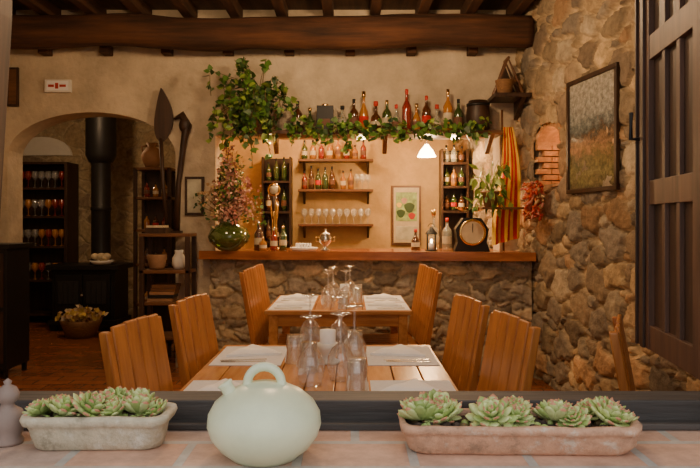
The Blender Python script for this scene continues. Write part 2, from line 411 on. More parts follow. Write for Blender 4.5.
b=MB(); b.box((-1.5,6.8,2.75),(1.6,8.3,2.9),'plaster_bar'); b.done('ceiling_bar')
b=MB(); b.box((-5.1,9.8,0),(-1.5,9.95,2.9),'plaster_room'); b.done('wall_backroom')
b=MB(); b.box((-5.1,6.8,0),(-4.95,9.8,2.9),'plaster_room'); b.done('wall_backroom_left')
b=MB(); b.box((-5.1,6.6,0),(-3.9,6.8,2.9),'plaster_room'); b.done('wall_backroom_front')
b=MB(); b.box((-5.1,6.8,2.9),(-1.5,9.95,3.0),'joist'); b.done('ceiling_backroom')
# ---------------------------------------------------------------- window, sill
b=MB(); b.box((ox0,0.98,0.86),(ox1,1.47,0.92),'sill'); b.done('window_sill',0.006)
b=MB(); b.box((ox0,1.475,0.862),(ox1,1.56,0.974),'rail'); b.box((ox0,1.47,0.862),(ox1,1.475,0.925),'rail')
b.box((ox0,1.44,0.921),(ox1,1.475,0.934),'rail')
b.prism([(ox0,.974),(-.80,.974),(-.785,1.25),(-.752,1.80),(-.745,2.35),(ox0,2.35)],1.475,1.56,'frame','y')
b.prism([(-.80,.974),(-.795,.974),(-.76,1.80),(-.753,2.35),(-.765,2.35),(-.772,1.8)],1.462,1.474,'dark','y')
b.box((ox1-0.05,1.475,0.974),(ox1,1.56,2.35),'frame')
b.box((-.745,1.475,2.29),(ox1-.05,1.56,2.35),'frame')
b.done('window_1',0.004)
def leafwin(name,loc,rot,w=0.56):
    b=MB(); h=1.28
    st=0.13
    b.box((0,-.022,0),(.08,.022,h),'frame'); b.box((w-st,-.022,0),(w,.022,h),'frame')
    b.box((w-.03,-.03,0),(w-.018,.03,h),'dark'); b.box((w-.10,.022,0),(w-.07,.03,h),'dark')
    for z in (0,0.42,0.84,h-0.09): b.box((.08,-.02,z),(w-st,.02,z+0.07),'frame')
    b.box((.08,-.006,.05),(w-st,.006,h-.05),'dark')
    for k in (1,2):
        xx=.08+(w-st-.08)*k/3; b.box((xx-.013,-.017,.05),(xx+.013,.017,h-.05),'frame')
    b.tube([(w-.05,.02,.62),(w-.05,.05,.62),(w-.05,.05,.70)],0.007,'iron',8)
    ob=b.done(name,0.003,keep=True); ob.location=loc; ob.rotation_euler=(0,0,rot)
leafwin('window_shutter',(0.835,1.60,0.98),math.radians(83))
# ---------------------------------------------------------------- bar counter
b=MB()
dv=Vector((1.58+1.28,6.093-6.42,0)); Lc=dv.length; dv.normalize(); nv=Vector((dv.y,-dv.x,0)); 
if nv.y>0: nv=-nv
U,H,Z,fs,col=stonework(0,Lc,0,1.03,.0125,[(.36,.31,.24),(.48,.40,.29),(.30,.26,.21),(.54,.45,.32),(.41,.35,.28),(.33,.30,.26)],(.62,.53,.38),.035,.115,.030,2.8,None,11,lambda u,z:.03+0*u,.66,5000)
o3=Vector((-1.28,6.42,0))
b.add([o3+dv*u+nv*(h-.012)+Vector((0,0,z)) for u,h,z in zip(U,H,Z)],fs,'rubble',True); b.col=col
b.prism([(-1.36,6.32),(1.585,5.985),(1.51,6.49),(1.38,6.49),(1.38,6.98),(-1.24,6.98),(-1.24,6.49),(-1.36,6.49)],1.03,1.085,'counter')
b.prism([(-1.36,6.295),(1.585,5.96),(1.585,6.0),(-1.36,6.34)],1.015,1.09,'counter')
b.prism([(-1.28,6.43),(1.57,6.10),(1.52,6.49),(-1.28,6.49)],0,1.03,'mortar')
b.box((-1.24,6.49,0),(1.38,6.80,1.03),'mortar')
b.done('bar_counter',0,recalc=False)
b=MB(); b.box((-0.82,6.2,2.13),(1.36,6.495,2.165),'mid')
for X in (-0.7,0.3,1.25): b.prism([(6.22,2.13),(6.495,2.13),(6.495,1.98)],X,X+0.04,'mid','x')
b.done('bottle_shelf',0.004)
# ---------------------------------------------------------------- furniture
def chair(loc,rot,mat='chair'):
    b=MB(); W=.19
    for sy in (-1,1):
        b.box((.15,sy*W-.018,0),(.185,sy*W+.018,.43),mat)
        b.prism([(-.20,0),(-.165,0),(-.165,.45),(-.265,1.0),(-.295,1.0),(-.20,.45)],sy*W-.018,sy*W+.018,mat,'y')
        b.box((-.17,sy*W-.01,.34),(.16,sy*W+.01,.40),mat)
        b.box((-.17,sy*W-.01,.16),(.16,sy*W+.01,.19),mat)
    b.box((.155,-W,.34),(.175,W,.40),mat); b.box((-.19,-W,.34),(-.17,W,.40),mat)
    for k in range(5):
        a=-.20+k*.081; b.box((-.175,a,.43),(.205,a+.076,.452),mat)
    n=4; ww=(2*W-.036)/n
    for k in range(n):
        a=-W+.018+k*ww+.002; c=a+ww-.004
        b.prism([(-.178,.47),(-.166,.47),(-.262,1.02-.004*abs(k-1.5)),(-.276,1.02-.004*abs(k-1.5))],a,c,mat,'y')
    b.prism([(-.188,.53),(-.178,.53),(-.190,.60),(-.200,.60)],-W,W,mat,'y')
    b.prism([(-.272,.90),(-.255,.90),(-.268,.97),(-.285,.97)],-W,W,mat,'y')
    b.done('dining_chair',0.005,loc=loc,rot=rot)
r=math.radians
chair((-0.473,2.37,0),r(-8.5)); chair((-0.445,3.11,0),r(-9))
chair((0.313,2.48,0),r(188)); chair((0.262,3.08,0),r(189))
chair((-0.46,5.02,0),r(-4)); chair((-0.45,5.44,0),r(-4))
chair((0.33,5.02,0),r(184)); chair((0.31,5.44,0),r(184))
chair((1.17,2.30,0),r(-22))
def table(x0,x1,y0,y1):
    b=MB(); n=9; w=(x1-x0)/n
    for k in range(n): b.box((x0+k*w+.002,y0+.06,.722),(x0+(k+1)*w-.002,y1-.06,.75),'tabley')
    b.box((x0,y0,.722),(x1,y0+.058,.75),'tablex'); b.box((x0,y1-.058,.722),(x1,y1,.75),'tablex')
    for X in (x0+.03,x1-.09):
        for Y in (y0+.015,y1-.07): b.box((X,Y,0),(X+.06,Y+.055,.722),'tabley')
    b.box((x0+.05,y0+.03,.64),(x1-.05,y0+.05,.722),'tablex'); b.box((x0+.05,y1-.05,.64),(x1-.05,y1-.03,.722),'tablex')
    b.box((x0+.05,y0+.03,.655),(x0+.07,y1-.03,.722),'tabley'); b.box((x1-.07,y0+.03,.655),(x1-.05,y1-.03,.722),'tabley')
    b.done('dining_table',0.003)
table(-.61,.39,2.02,3.42); table(-.58,.42,4.72,5.74)
def setting(cx,cy,side):
    b=MB(); b.box((cx-.15,cy-.22,.7505),(cx+.15,cy+.22,.753),'mat'); b.done('placemat')
    # folded cloth napkin: a soft, slightly puffed triangular fold
    b=MB(); T=Matrix.Translation((cx,cy+.055,.7535))@Matrix.Rotation(r(10*side),4,'Z')
    n=14; tri=[Vector((-.12,-.08)),Vector((.12,-.08)),Vector((.0,.12))]
    top=[];idx={};c=0
    for i in range(n+1):
        for j in range(n+1-i):
            k=n-i-j; p=(tri[0]*i+tri[1]*j+tri[2]*k)/n; e=min(i,j,k)/n
            top.append((p.x,p.y,.010+.016*min(1,e*9)**.5+.002*math.sin(p.x*60+p.y*30))); idx[i,j]=c; c+=1
    fs=[]
    for i in range(n):
        for j in range(n-i):
            fs.append((idx[i,j],idx[i+1,j],idx[i,j+1]))
            if j<n-i-1: fs.append((idx[i+1,j],idx[i+1,j+1],idx[i,j+1]))
    b.add(top,fs,'linen',True,T)
    b.prism([(-.123,-.082),(.123,-.082),(.0,.124)],0,.0105,'linen','z',T)
    b.done('napkin')
    b=MB()
    for k,dx in enumerate((-.02,.02)):
        T=Matrix.Translation((cx+side*-.02,cy-.135+dx,.7535))@Matrix.Rotation(r(4*side+90+k*5),4,'Z')
        b.box((-.004,-.10,0),(.004,.03,.003),'steel',T)
        if k: b.prism([(-.008,.03),(.008,.03),(.006,.10),(-.003,.10)],0,.002,'steel','z',T)
        else:
            b.box((-.009,.03,0),(.009,.05,.003),'steel',T)
            for q in (-.008,-.003,.002,.006): b.box((q,.05,0),(q+.0025,.09,.003),'steel',T)
    b.done('cutlery')
for cy in (2.42,3.14):
    setting(-.44,cy,1); setting(.225,cy,-1)
for cy in (4.98,5.46):
    setting(-.41,cy,1); setting(.26,cy,-1)
WG=[(0.001,0),(.036,.001),(.037,.004),(.02,.008),(.006,.015),(.0045,.03),(.0045,.095),(.010,.105),(.030,.122),(.045,.150),(.048,.175),(.044,.205),(.037,.232)]
def wineglass(x,y,z=.75,sc=1.1):
    b=MB(); p=[(a*sc,(0.232-h)*sc) for a,h in WG]
    b.lathe(p,(x,y,z+.001),'glass',28)
    b.lathe([(.037*sc-.0025,.003),(.037*sc,.0),(.037*sc+.001,.003)],(x,y,z+.001),'glass',28)
    b.done('wine_glass')
def tumbler(x,y,z=.75):
    b=MB(); b.lathe([(.001,.12),(.030,.12),(.034,.118),(.037,.06),(.043,.004),(.044,0.0),(.041,.002),(.035,.06),(.031,.108),(.001,.110)],(x,y,z+.001),'glass',24); b.done('tumbler_glass')
for x,y in ((-.145,2.58),(-.035,2.66),(-.05,3.26),(-.19,3.34),(.018,2.90)): wineglass(x,y)
for x,y in ((-.235,2.98),(.025,2.47),(.022,3.10),(-.165,2.80)): tumbler(x,y)
for x,y in ((-.15,4.86),(-.03,5.02),(-.13,5.40),(.0,5.54),(-.16,5.14)): wineglass(x,y)
for x,y in ((-.04,4.84),(.055,5.2),(.06,5.4),(-.03,5.32)): tumbler(x,y)
def candle(x,y):
    b=MB(); b.lathe([(.001,0),(.05,0),(.055,.008),(.032,.02),(.038,.05),(.044,.06),(.044,.085),(.001,.085)],(x,y,.751),'white',20)
    b.lathe([(.034,.085),(.034,.14),(.001,.142)],(x,y,.751),'linen',14); b.done('candle_holder')
candle(-.095,2.98); candle(-.04,5.17)

# ---------------------------------------------------------------- bottles
def bottle(b,x,y,z,h,rr,m,lab='label',cap='hole',style=0):
    if style==0: p=[(.001,0),(rr,0.003),(rr,h*.22),(rr,h*.44),(rr,h*.58),(rr*.75,h*.66),(rr*.35,h*.74),(rr*.3,h*.88),(rr*.34,h*.9),(rr*.34,h),(.001,h)]
    elif style==1: p=[(.001,0),(rr,.003),(rr,h*.18),(rr*1.02,h*.38),(rr*.9,h*.5),(rr*.5,h*.62),(rr*.3,h*.7),(rr*.28,h*.85),(rr*.4,h*.87),(rr*.4,h),(.001,h)]
    else: p=[(.001,0),(rr*.7,.003),(rr,h*.2),(rr,h*.34),(rr*.85,h*.48),(rr*.4,h*.6),(rr*.25,h*.7),(rr*.25,h*.84),(rr*.45,h*.86),(rr*.4,h),(.001,h)]
    mats=[None,None,lab,None,None,None,None,cap,cap,cap]
    b.lathe(p,(x,y,z),m,14,mats=mats)
LB=['label','label2',None,'label2','redcloth','label']
bl=[(-.475,.28,.045,'gb',0),(-.365,.22,.042,'gg',1),(-.07,.24,.05,'gc',1),(.035,.30,.042,'gb',0),(.125,.37,.044,'ga',1),(.235,.28,.05,'gb',2),(.335,.29,.044,'gg',0),(.42,.25,.038,'gc',1),(.515,.39,.044,'gr',0),(.605,.26,.038,'ga',1),(.695,.33,.043,'gb',0),(.79,.25,.044,'gc',2),(.89,.39,.044,'ga',0),(.985,.30,.042,'gg',0)]
for i,(X,h,rr,m,st) in enumerate(bl):
    b=MB(); bottle(b,X,6.36,2.166,h,rr,m,style=st,lab=LB[i%6],cap=random.choice(['hole','red','brass'])); b.done('liquor_bottle')
b=MB(); b.box((-.30,6.30,2.166),(-.15,6.42,2.40),'iron'); b.box((-.27,6.298,2.22),(-.18,6.30,2.28),'label2'); b.lathe([(.001,0),(.03,0),(.03,.02),(.001,.02)],(-.225,6.36,2.40),'brass'); b.done('liquor_tin',0.006)
b=MB()
for z in (1.30,1.70,2.05):
    b.box((-.60,8.06,z),(.27,8.295,z+.028),'mid')
    for X in (-.55,.20): b.prism([(8.10,z),(8.295,z),(8.295,z-.14)],X,X+.025,'dark','x')
b.done('bar_shelf_unit',0.003)
b=MB()
for k in range(5): bottle(b,-.53+k*.08,8.16,1.729,R(.20,.30),.034,random.choice(['gg','gb','gg','gr','gb']),lab=random.choice(LB))
for k in range(2): bottle(b,-.08+k*.09,8.16,1.729,R(.18,.25),.033,random.choice(['gg','ga']),lab=random.choice(LB))
for k in range(8): bottle(b,-.53+k*.098,8.16,2.079,R(.14,.26),.035,random.choice(['gg','gb','ga','gr']),lab=random.choice(LB))
b.done('shelf_bottles')
b=MB()
for i in range(10):
    for j in range(2): b.lathe([(a*.75,h*.75) for a,h in WG],(-.53+i*.082,8.12+j*.09,1.330),'glass',12)
for i in range(3): b.lathe([(a*.75,h*.75) for a,h in WG],(.08+i*.065,8.14,1.730),'glass',12)
b.done('shelf_wine_glasses')
b=MB()
for z in (1.1,1.45,1.8): b.box((-1.0,8.06,z),(-.70,8.295,z+.025),'dark')
for X in (-1.02,-.70): b.box((X,8.06,1.05),(X+.02,8.295,2.1),'dark')
b.box((-1.0,8.28,1.05),(-.70,8.295,2.1),'dark')
b.done('wine_rack')
b=MB()
for z in (1.126,1.476,1.826):
    for k in range(3): bottle(b,-.95+k*.09,8.16,z,R(.22,.29),.033,random.choice(['gg','gb','gb']),lab=random.choice(['label2',None,'label']))
b.done('rack_bottles')
b=MB()
for z in (1.45,1.72,1.98): b.box((1.02,7.65,z),(1.28,7.88,z+.025),'dark')
for X in (1.0,1.28): b.box((X,7.65,1.0),(X+.02,7.88,2.15),'dark')
b.box((1.0,7.65,0),(1.30,7.88,1.02),'dark'); b.box((1.02,7.865,1.0),(1.28,7.88,2.15),'dark')
b.done('spirits_rack')
b=MB()
for z in (1.476,1.746,2.006):
    for k in range(3): bottle(b,1.065+k*.085,7.74,z,R(.17,.23),.036,random.choice(['ga','gb','gr','gc','gg']),lab=random.choice(LB))
b.done('spirits_bottles')
b=MB(); b.box((.49,8.27,1.08),(.84,8.295,1.78),'mid'); b.box((.515,8.262,1.105),(.815,8.272,1.755),'label')
b.box((.54,8.258,1.36),(.79,8.263,1.70),'screen'); b.box((.54,8.258,1.14),(.79,8.263,1.30),'sky')
for x,z,s,mt in ((.60,1.45,.05,'leafd'),(.70,1.52,.06,'leafd'),(.64,1.60,.035,'dry4'),(.73,1.42,.04,'red'),(.58,1.55,.03,'yellow')):
    b.prism([(x+s*math.cos(a)*(1+.2*math.sin(3*a)),z+s*math.sin(a)) for a in [i*.524 for i in range(12)]],8.254,8.259,mt,'y')
b.done('framed_poster',0.002)
b=MB(); b.tube([(.81,7.4,2.745),(.81,7.4,2.16)],.006,'iron'); b.lathe([(.02,.13),(.03,.11),(.065,.07),(.10,0),(.095,0),(.055,.06),(.01,.10)],(.81,7.4,2.04),'lamp',20); b.done('pendant_lamp')
# ---------------------------------------------------------------- counter items
CZ=1.0865
b=MB(); b.lathe([(.001,0),(.07,0),(.10,.015),(.175,.08),(.19,.13),(.16,.20),(.09,.235),(.075,.26),(.10,.29),(.095,.288),(.07,.26)],(-1.09,6.31,CZ+.005),'water',24)
for k in range(150):
    a=R(0,6.28); t=R(.10,1); rad=t*R(.12,.33); h=R(.40,.86)*(1.12-t*.45)
    p0=Vector((-1.09+R(-.04,.04),6.31+R(-.03,.03),CZ+.12)); p2=Vector((-1.07+rad*math.cos(a),6.27+rad*.45*math.sin(a)-.02,CZ+h))
    p1=(p0+p2)/2+Vector((-(p2.x-p0.x)*.2,0,.06)); b.tube([p0,p1,p2],.0025,'stem',4)
    mt=random.choice(['dry1','dry4','dry2','dry3','dry1','dry4','dry2','leafd','leaf'])
    for q in range(11):
        pp=p2+Vector((R(-.045,.045),R(-.04,.04),R(-.10,.05)))
        b.leaf(pp,(R(-1,1),R(-1,1),R(-.3,1)),R(.022,.042),mt,.5)
b.done('dried_flower_vase')
b=MB(); x,y=-.70,6.50
b.lathe([(.001,0),(.05,0),(.05,.02),(.028,.035),(.024,.10),(.024,.28),(.034,.34),(.038,.42),(.024,.46),(.001,.47)],(x,y,CZ),'brass',20)
b.tube([(x,y-.03,CZ+.36),(x,y-.12,CZ+.35),(x,y-.13,CZ+.29)],.012,'brass'); b.tube([(x,y-.08,CZ+.36),(x,y-.09,CZ+.5)],[.012,.02],'dark')
T=Matrix.Translation((x,y-.05,CZ+.56))@Matrix.Rotation(r(90),4,'X'); b.lathe([(.001,-.012),(.05,-.012),(.06,0),(.05,.012),(.001,.012)],(0,0,0),'brass',22,T); b.lathe([(.001,.0),(.04,.0),(.04,.016),(.001,.016)],(0,0,0),'label',20,T)
b.tube([(x,y-.03,CZ+.44),(x,y-.045,CZ+.52)],.012,'brass')
b.done('beer_tap')
for x,y,h,rr,m,st in ((-.83,6.36,.27,.042,'gb',0),(-.78,6.28,.13,.035,'ga',0),(-.69,6.33,.21,.034,'gr',0),(-.61,6.37,.23,.034,'gg',0),(.78,6.52,.38,.05,'gc',2),(.89,6.42,.3,.045,'gc',0),(.60,6.40,.2,.04,'gb',1)):
    b=MB(); bottle(b,x,y,CZ+.001,h,rr,m,style=st,cap=random.choice(['red','brass','steel'])); b.done('counter_bottle')
b=MB(); x,y=.73,6.28
b.lathe([(.001,0),(.055,0),(.055,.012),(.001,.012)],(x,y,CZ+.004),'iron',8); b.lathe([(.056,.15),(.05,.165),(.02,.20),(.012,.215),(.001,.215)],(x,y,CZ+.004),'iron',8)
b.lathe([(.001,.150),(.056,.150)],(x,y,CZ+.004),'iron',8)
for k in range(4):
    a=k*math.pi/2+.78; b.tube([(x+.05*math.cos(a),y+.05*math.sin(a),CZ+.01),(x+.05*math.cos(a),y+.05*math.sin(a),CZ+.155)],.004,'iron',6)
b.lathe([(.001,.012),(.025,.012),(.025,.07),(.001,.07)],(x,y,CZ+.004),'linen',14); b.ball((x,y,CZ+.092),(.010,.010,.020),'lamp',8,6)
b.tube([(x+.03*math.cos(t),y,CZ+.22+.03*math.sin(t)) for t in [i*.35 for i in range(10)]],.003,'iron',6)
b.done('candle_lantern')
b=MB()
b.lathe([(.001,0),(.11,0),(.13,.03),(.126,.032),(.105,.006),(.001,.006)],(-.42,6.37,CZ+.002),'white',24)
for k in range(6): b.box((-.49+k*.024,6.32,CZ+.01),(-.475+k*.024,6.42,CZ+.07),'linen')
b.done('napkin_tray')
b=MB(); b.lathe([(.001,0),(.04,0),(.045,.01),(.015,.03),(.02,.05),(.055,.08),(.06,.12),(.045,.14),(.05,.145),(.03,.165),(.008,.175),(.014,.19),(.001,.2)],(-.22,6.26,CZ+.004),'steel',20)
for s in (-1,1): b.tube([(-.22+s*.055,6.26,CZ+.12),(-.22+s*.085,6.26,CZ+.13),(-.22+s*.08,6.26,CZ+.09),(-.22+s*.055,6.26,CZ+.09)],.005,'brass')
b.done('sugar_urn')
b=MB(); x,y=1.10,6.35
b.prism([(x-.16,CZ),(x+.16,CZ),(x+.13,CZ+.08),(x+.15,CZ+.2),(x+.08,CZ+.3),(x-.08,CZ+.3),(x-.15,CZ+.2),(x-.13,CZ+.08)],y-.06,y+.08,'iron','y')
T=Matrix.Translation((x,y-.062,CZ+.17))@Matrix.Rotation(r(90),4,'X'); b.lathe([(.001,.0),(.10,.0),(.115,.0),(.12,.012),(.105,.016),(.10,.006),(.001,.006)],(0,0,0),'brass',28,T,mats=['label',None,None,None,None,'label'])
b.box((x-.003,y-.074,CZ+.17),(x+.003,y-.070,CZ+.25),'hole'); b.tube([(x,y,CZ+.3),(x,y,CZ+.36)],.015,'iron'); b.lathe([(.001,0),(.09,.005),(.15,.04),(.145,.04),(.08,.01)],(x,y,CZ+.355),'brass',22)
b.done('weighing_scale',0.004)
b=MB(); nx,nz=27,20; vs=[]
for j in range(nz+1):
    t=j/nz; z=2.20-1.06*t; w=.36+.62*min(1,t*1.3)
    for i in range(nx+1):
        u=i/nx; X=1.42+(u-.55)*.25*w+.02*math.sin(t*5); vs.append((X,6.27+.022*math.sin(u*16+t*3)*(0.4+t)-.03*t,z+.07*u*t))
for i in range(nx):
    for j in range(nz):
        b.add([vs[j*(nx+1)+i],vs[j*(nx+1)+i+1],vs[(j+1)*(nx+1)+i+1],vs[(j+1)*(nx+1)+i]],[(0,1,2,3)],'redcloth' if (i//3)%2 else 'yellow',True)
b.tube([(1.37,6.31,2.36),(1.39,6.33,1.09)],.01,'mid')
b.done('striped_flag')
# ---------------------------------------------------------------- plants
G=['leaf','leaf','leafd','leafl']
b=MB()
b.lathe([(.001,0),(.08,0),(.12,.2),(.13,.2),(.13,.22),(.11,.22),(.10,.19),(.001,.19)],(-.77,6.34,2.167),'terra',18)
for k in range(70):
    a=R(0,6.28); out=R(.08,.42); top=R(.1,.50)
    p=Vector((-.80,6.31,2.37)); e=Vector((-.88+out*math.cos(a)*1.0,6.22+.16*math.sin(a),2.34+top*R(-.35,1)))
    e2=e+Vector((R(-.08,.12),R(-.06,.02),-R(.05,.42)))
    pts=[p,(p+e)/2+Vector((0,0,.1)),e,(e+e2)/2+Vector((0,-.03,0)),e2]
    for q in pts: q.y=min(q.y,6.40)
    b.tube(pts,.003,'stem',4)
    for i in range(len(pts)-1):
        for q in range(4):
            t=R(0,1); pp=pts[i].lerp(pts[i+1],t)
            b.leaf(pp,(R(-1,1),R(-1,.1),R(-1,.3)),R(.045,.08),random.choice(G),.45)
for k in range(5):
    pts=[Vector((-.9,6.28,2.5)),Vector((-.97+R(-.04,.04),6.26,2.68)),Vector((-.98+R(-.05,.08),6.25,2.80+R(-.05,.05)))]
    b.tube(pts,.003,'stem',4)
    for q in range(8): b.leaf(pts[1].lerp(pts[2],R(-.4,1)),(R(-1,1),R(-1,.1),R(-.2,1)),R(.04,.06),random.choice(G))
b.done('trailing_ivy_plant')
b=MB()
path=[Vector((-.50+i*.08,6.15+.02*math.sin(i),2.18+.025*math.sin(i*1.3))) for i in range(22)]
b.tube(path,.005,'stem',5)
for i,p in enumerate(path):
    dens=16 if i<10 else 12
    for q in range(dens):
        b.leaf(p+Vector((R(-.05,.05),R(-.05,.02),R(-.09,.06))),(R(-1,1),R(-1,0),R(-1,.4)),R(.045,.08),random.choice(G))
    if i%2==0:
        L2=R(.12,.30) if i<7 else R(.06,.16); e=p+Vector((R(-.05,.05),-.03,-L2)); b.tube([p,(p+e)/2+Vector((0,-.02,0)),e],.0025,'stem',4)
        for q in range(int(L2*70)): b.leaf(p.lerp(e,R(0,1)),(R(-1,1),R(-1,0),R(-1,.2)),R(.04,.07),random.choice(G))
b.done('ivy_garland')
b=MB(); b.lathe([(.001,0),(.05,0),(.08,.12),(.085,.12),(.085,.14),(.07,.14),(.001,.12)],(1.22,6.09,1.48),'clay',18)
b.box((1.14,6.02,1.46),(1.56,6.17,1.479),'mid')
for k in range(60):
    a=R(0,6.28); p=Vector((1.22,6.09,1.60)); o=Vector((math.cos(a)*R(.06,.18),math.sin(a)*.08-.03,R(-.18,.28))); 
    b.tube([p,p+o*.6+Vector((0,0,.05)),p+o],.003,'leafl',4); b.leaf(p+o*.9,(o.x,o.y,R(-.9,.2)),R(.06,.11),random.choice(['leaf','leafl','leaf']),.28)
b.done('potted_plant')
b=MB(); T=Matrix.Translation((1.16,6.34,2.166))
b.lathe([(.001,0),(.085,0),(.10,.05),(.11,.14),(.10,.23),(.085,.28),(.08,.27),(.001,.27)],(0,0,0),'dark',20,T)
for z in (.04,.24): b.lathe([(.098,z-.012),(.105,z-.012),(.107,z+.012),(.10,z+.012)],(0,0,0),'iron',20,T)
b.done('small_barrel')
b=MB(); b.box((1.26,6.08,2.44),(1.58,6.42,2.475),'dark'); b.prism([(6.1,2.44),(6.42,2.44),(6.42,2.28)],1.50,1.54,'dark','x')
for s in (0,1):
    b.tube([(1.27+s*.02,6.2+s*.12,2.475),(1.40,6.2+s*.12,2.80),(1.53,6.2+s*.12,2.5)],.018,'mid')
b.prism([(1.31,2.50),(1.40,2.74),(1.49,2.50)],6.29,6.31,'dark','y')
b.tube([(1.33,6.2,2.6),(1.47,6.2,2.6)],.014,'mid'); b.tube([(1.40,6.17,2.80),(1.40,6.34,2.80)],.014,'mid')
b.lathe([(.001,0),(.06,0),(.08,.1),(.085,.12),(.07,.12)],(1.36,6.16,2.476),'wicker',14)
b.done('rustic_wall_shelf',0.003)
b=MB(); cx,cy=wx(5.80)-.13,5.80
b.tube([(cx,cy,1.70),(cx,cy,1.42)],.008,'stem')
for k in range(190):
    p=Vector((cx+R(-.06,.04),cy+R(-.16,.16),1.55+R(-.15,.13)))
    d=Vector((R(-1,.2),R(-1,1),R(-1,.3))).normalized()*R(.04,.07); b.tube([p,p+d*.5+Vector((0,0,-.006)),p+d],[.010,.012,.002],random.choice(['pepper','pepper','pepper2','pepper','dry2','dry1']),6)
b.done('dried_pepper_string')
a0,a1=ls(4.68),ls(5.41)
b=MB(); z0,z1=1.565,2.42; f=.032
b.box((a0,.022,z0),(a1,.052,z0+f),'dark'); b.box((a0,.022,z1-f),(a1,.052,z1),'dark'); b.box((a0,.022,z0+f),(a0+f,.052,z1-f),'dark'); b.box((a1-f,.022,z0+f),(a1,.052,z1-f),'dark')
b.box((a0+f,.022,z0+f),(a1-f,.038,z1-f),'pic')
ob=b.done('framed_picture',0.003,keep=True); ob.location=(wx(1.6),1.6,0); ob.rotation_euler=(0,0,ang)
# ---------------------------------------------------------------- wall items left
b=MB(); b.box((-2.82,6.46,2.55),(-2.58,6.498,2.665),'white'); b.box((-2.80,6.455,2.565),(-2.60,6.461,2.65),'linen')
b.box((-2.785,6.452,2.595),(-2.73,6.456,2.618),'red'); b.box((-2.72,6.452,2.58),(-2.69,6.456,2.633),'red'); b.box((-2.68,6.452,2.595),(-2.62,6.456,2.618),'red'); b.done('exit_sign',0.004)
b=MB(); b.box((-3.17,6.47,2.42),(-3.07,6.498,2.78),'dark'); b.box((-3.155,6.465,2.44),(-3.085,6.471,2.76),'mid'); b.done('small_picture')
b=MB(); b.box((-1.53,6.475,1.41),(-1.35,6.498,1.77),'dark'); b.box((-1.505,6.47,1.435),(-1.375,6.477,1.745),'sky'); b.done('wall_mirror',0.003)
b=MB()
def blade(cx,z0,z1,w,y,m):
    n=12; Lp=[];Rp=[]
    for i in range(n+1):
        t=i/n; ww=w*math.sin(math.pi*min(1,t**.75*1.0))**.8 if 0<t<1 else .004
        z=z0+(z1-z0)*t; off=.03*math.sin(t*3); Lp.append((cx-ww+off,z)); Rp.append((cx+ww+off,z))
    b.prism(Lp+Rp[::-1],y-.015,y+.015,m,'y')
blade(-1.74,2.08,2.58,.085,6.44,'dark')
b.tube([(-1.74,6.44,2.12),(-1.72,6.44,1.7),(-1.68,6.44,1.27)],[.02,.018,.018],'dark')
b.tube([(-1.60,6.45,1.26),(-1.58,6.45,1.7),(-1.53,6.45,2.1),(-1.50,6.45,2.24),(-1.55,6.45,2.34),(-1.62,6.45,2.30)],[.03,.025,.03,.045,.035,.012],'dark',10)
b.ball((-1.52,6.44,2.24),(.055,.04,.07),'dark')
b.box((-1.75,6.42,1.22),(-1.55,6.49,1.27),'dark')
b.done('wooden_farm_tool')
b=MB()
for z in (0.32,.90,1.22): b.box((-1.84,6.1,z),(-1.40,6.40,z+.03),'mid')
for X in (-1.84,-1.44):
    for Y in (6.1,6.36): b.box((X,Y,0),(X+.04,Y+.04,1.22),'dark')
b.box((-1.80,6.12,.62),(-1.44,6.38,.65),'mid')
b.done('wooden_side_rack',0.004)
b=MB(); b.lathe([(.001,0),(.04,0),(.06,.04),(.06,.1),(.035,.14),(.04,.17),(.035,.17)],(-1.52,6.22,.931),'white',18); b.tube([(-1.46,6.22,1.05),(-1.43,6.22,1.03),(-1.46,6.22,.97)],.007,'white'); b.done('white_jug')
b=MB(); b.lathe([(.001,0),(.06,0),(.07,.02),(.09,.12),(.08,.13)],(-1.72,6.24,.931),'clay',18); b.done('clay_bowl')
b=MB()
for k in range(5): b.box((-1.78+.01*k,6.14,.651+k*.03),(-1.56+.008*k,6.33,.678+k*.03),random.choice(['clay','label2','mid','iron']))
b.done('book_stack')
b=MB(); b.box((-1.80,6.14,1.251),(-1.62,6.34,1.30),'dark'); b.box((-1.79,6.15,1.301),(-1.64,6.33,1.32),'label'); b.done('guest_book')
b=MB(); x0,x1,y0c,y1c=-2.2,-1.82,7.1,7.42
for X in (x0,x1-.035):
    for Y in (y0c,y1c-.035): b.box((X,Y,0),(X+.035,Y+.035,1.9),'dark')
for z in (.1,.5,.9,1.25,1.58,1.88): b.box((x0,y0c,z),(x1,y1c,z+.025),'mid')
b.box((x0,y1c-.01,.1),(x1,y1c,1.88),'dark'); b.done('display_cabinet',0.003)
b=MB()
for z in (.526,.926,1.276,1.606):
    for k in range(3): bottle(b,-2.1+k*.09,7.24,z,R(.12,.2),.03,random.choice(['gc','ga','gb','gr']),lab=random.choice(LB))
b.done('cabinet_bottles')
b=MB(); b.lathe([(.001,0),(.06,0),(.10,.08),(.11,.14),(.07,.20),(.04,.22),(.06,.26),(.055,.26)],(-2.05,7.25,1.906),'clay',20)
for s in (-1,1): b.tube([(-2.05+s*.05,7.25,2.14),(-2.05+s*.11,7.25,2.13),(-2.05+s*.09,7.25,2.06)],.01,'clay')
b.done('clay_amphora')
b=MB(); X0,X1,Y0,Y1=-3.72,-2.86,8.6,9.15
b.box((X0+.04,Y0+.04,.12),(X1-.04,Y1,.76),'iron'); b.box((X0-.02,Y0-.02,.76),(X1+.02,Y1+.02,.82),'iron'); b.box((X0,Y0,.08),(X1,Y1+.01,.14),'iron')
for X in (X0+.03,X1-.09):
    for Y in (Y0+.03,Y1-.1): b.prism([(X,0),(X+.06,0),(X+.08,.08),(X-.02,.08)],Y,Y+.06,'iron','y')
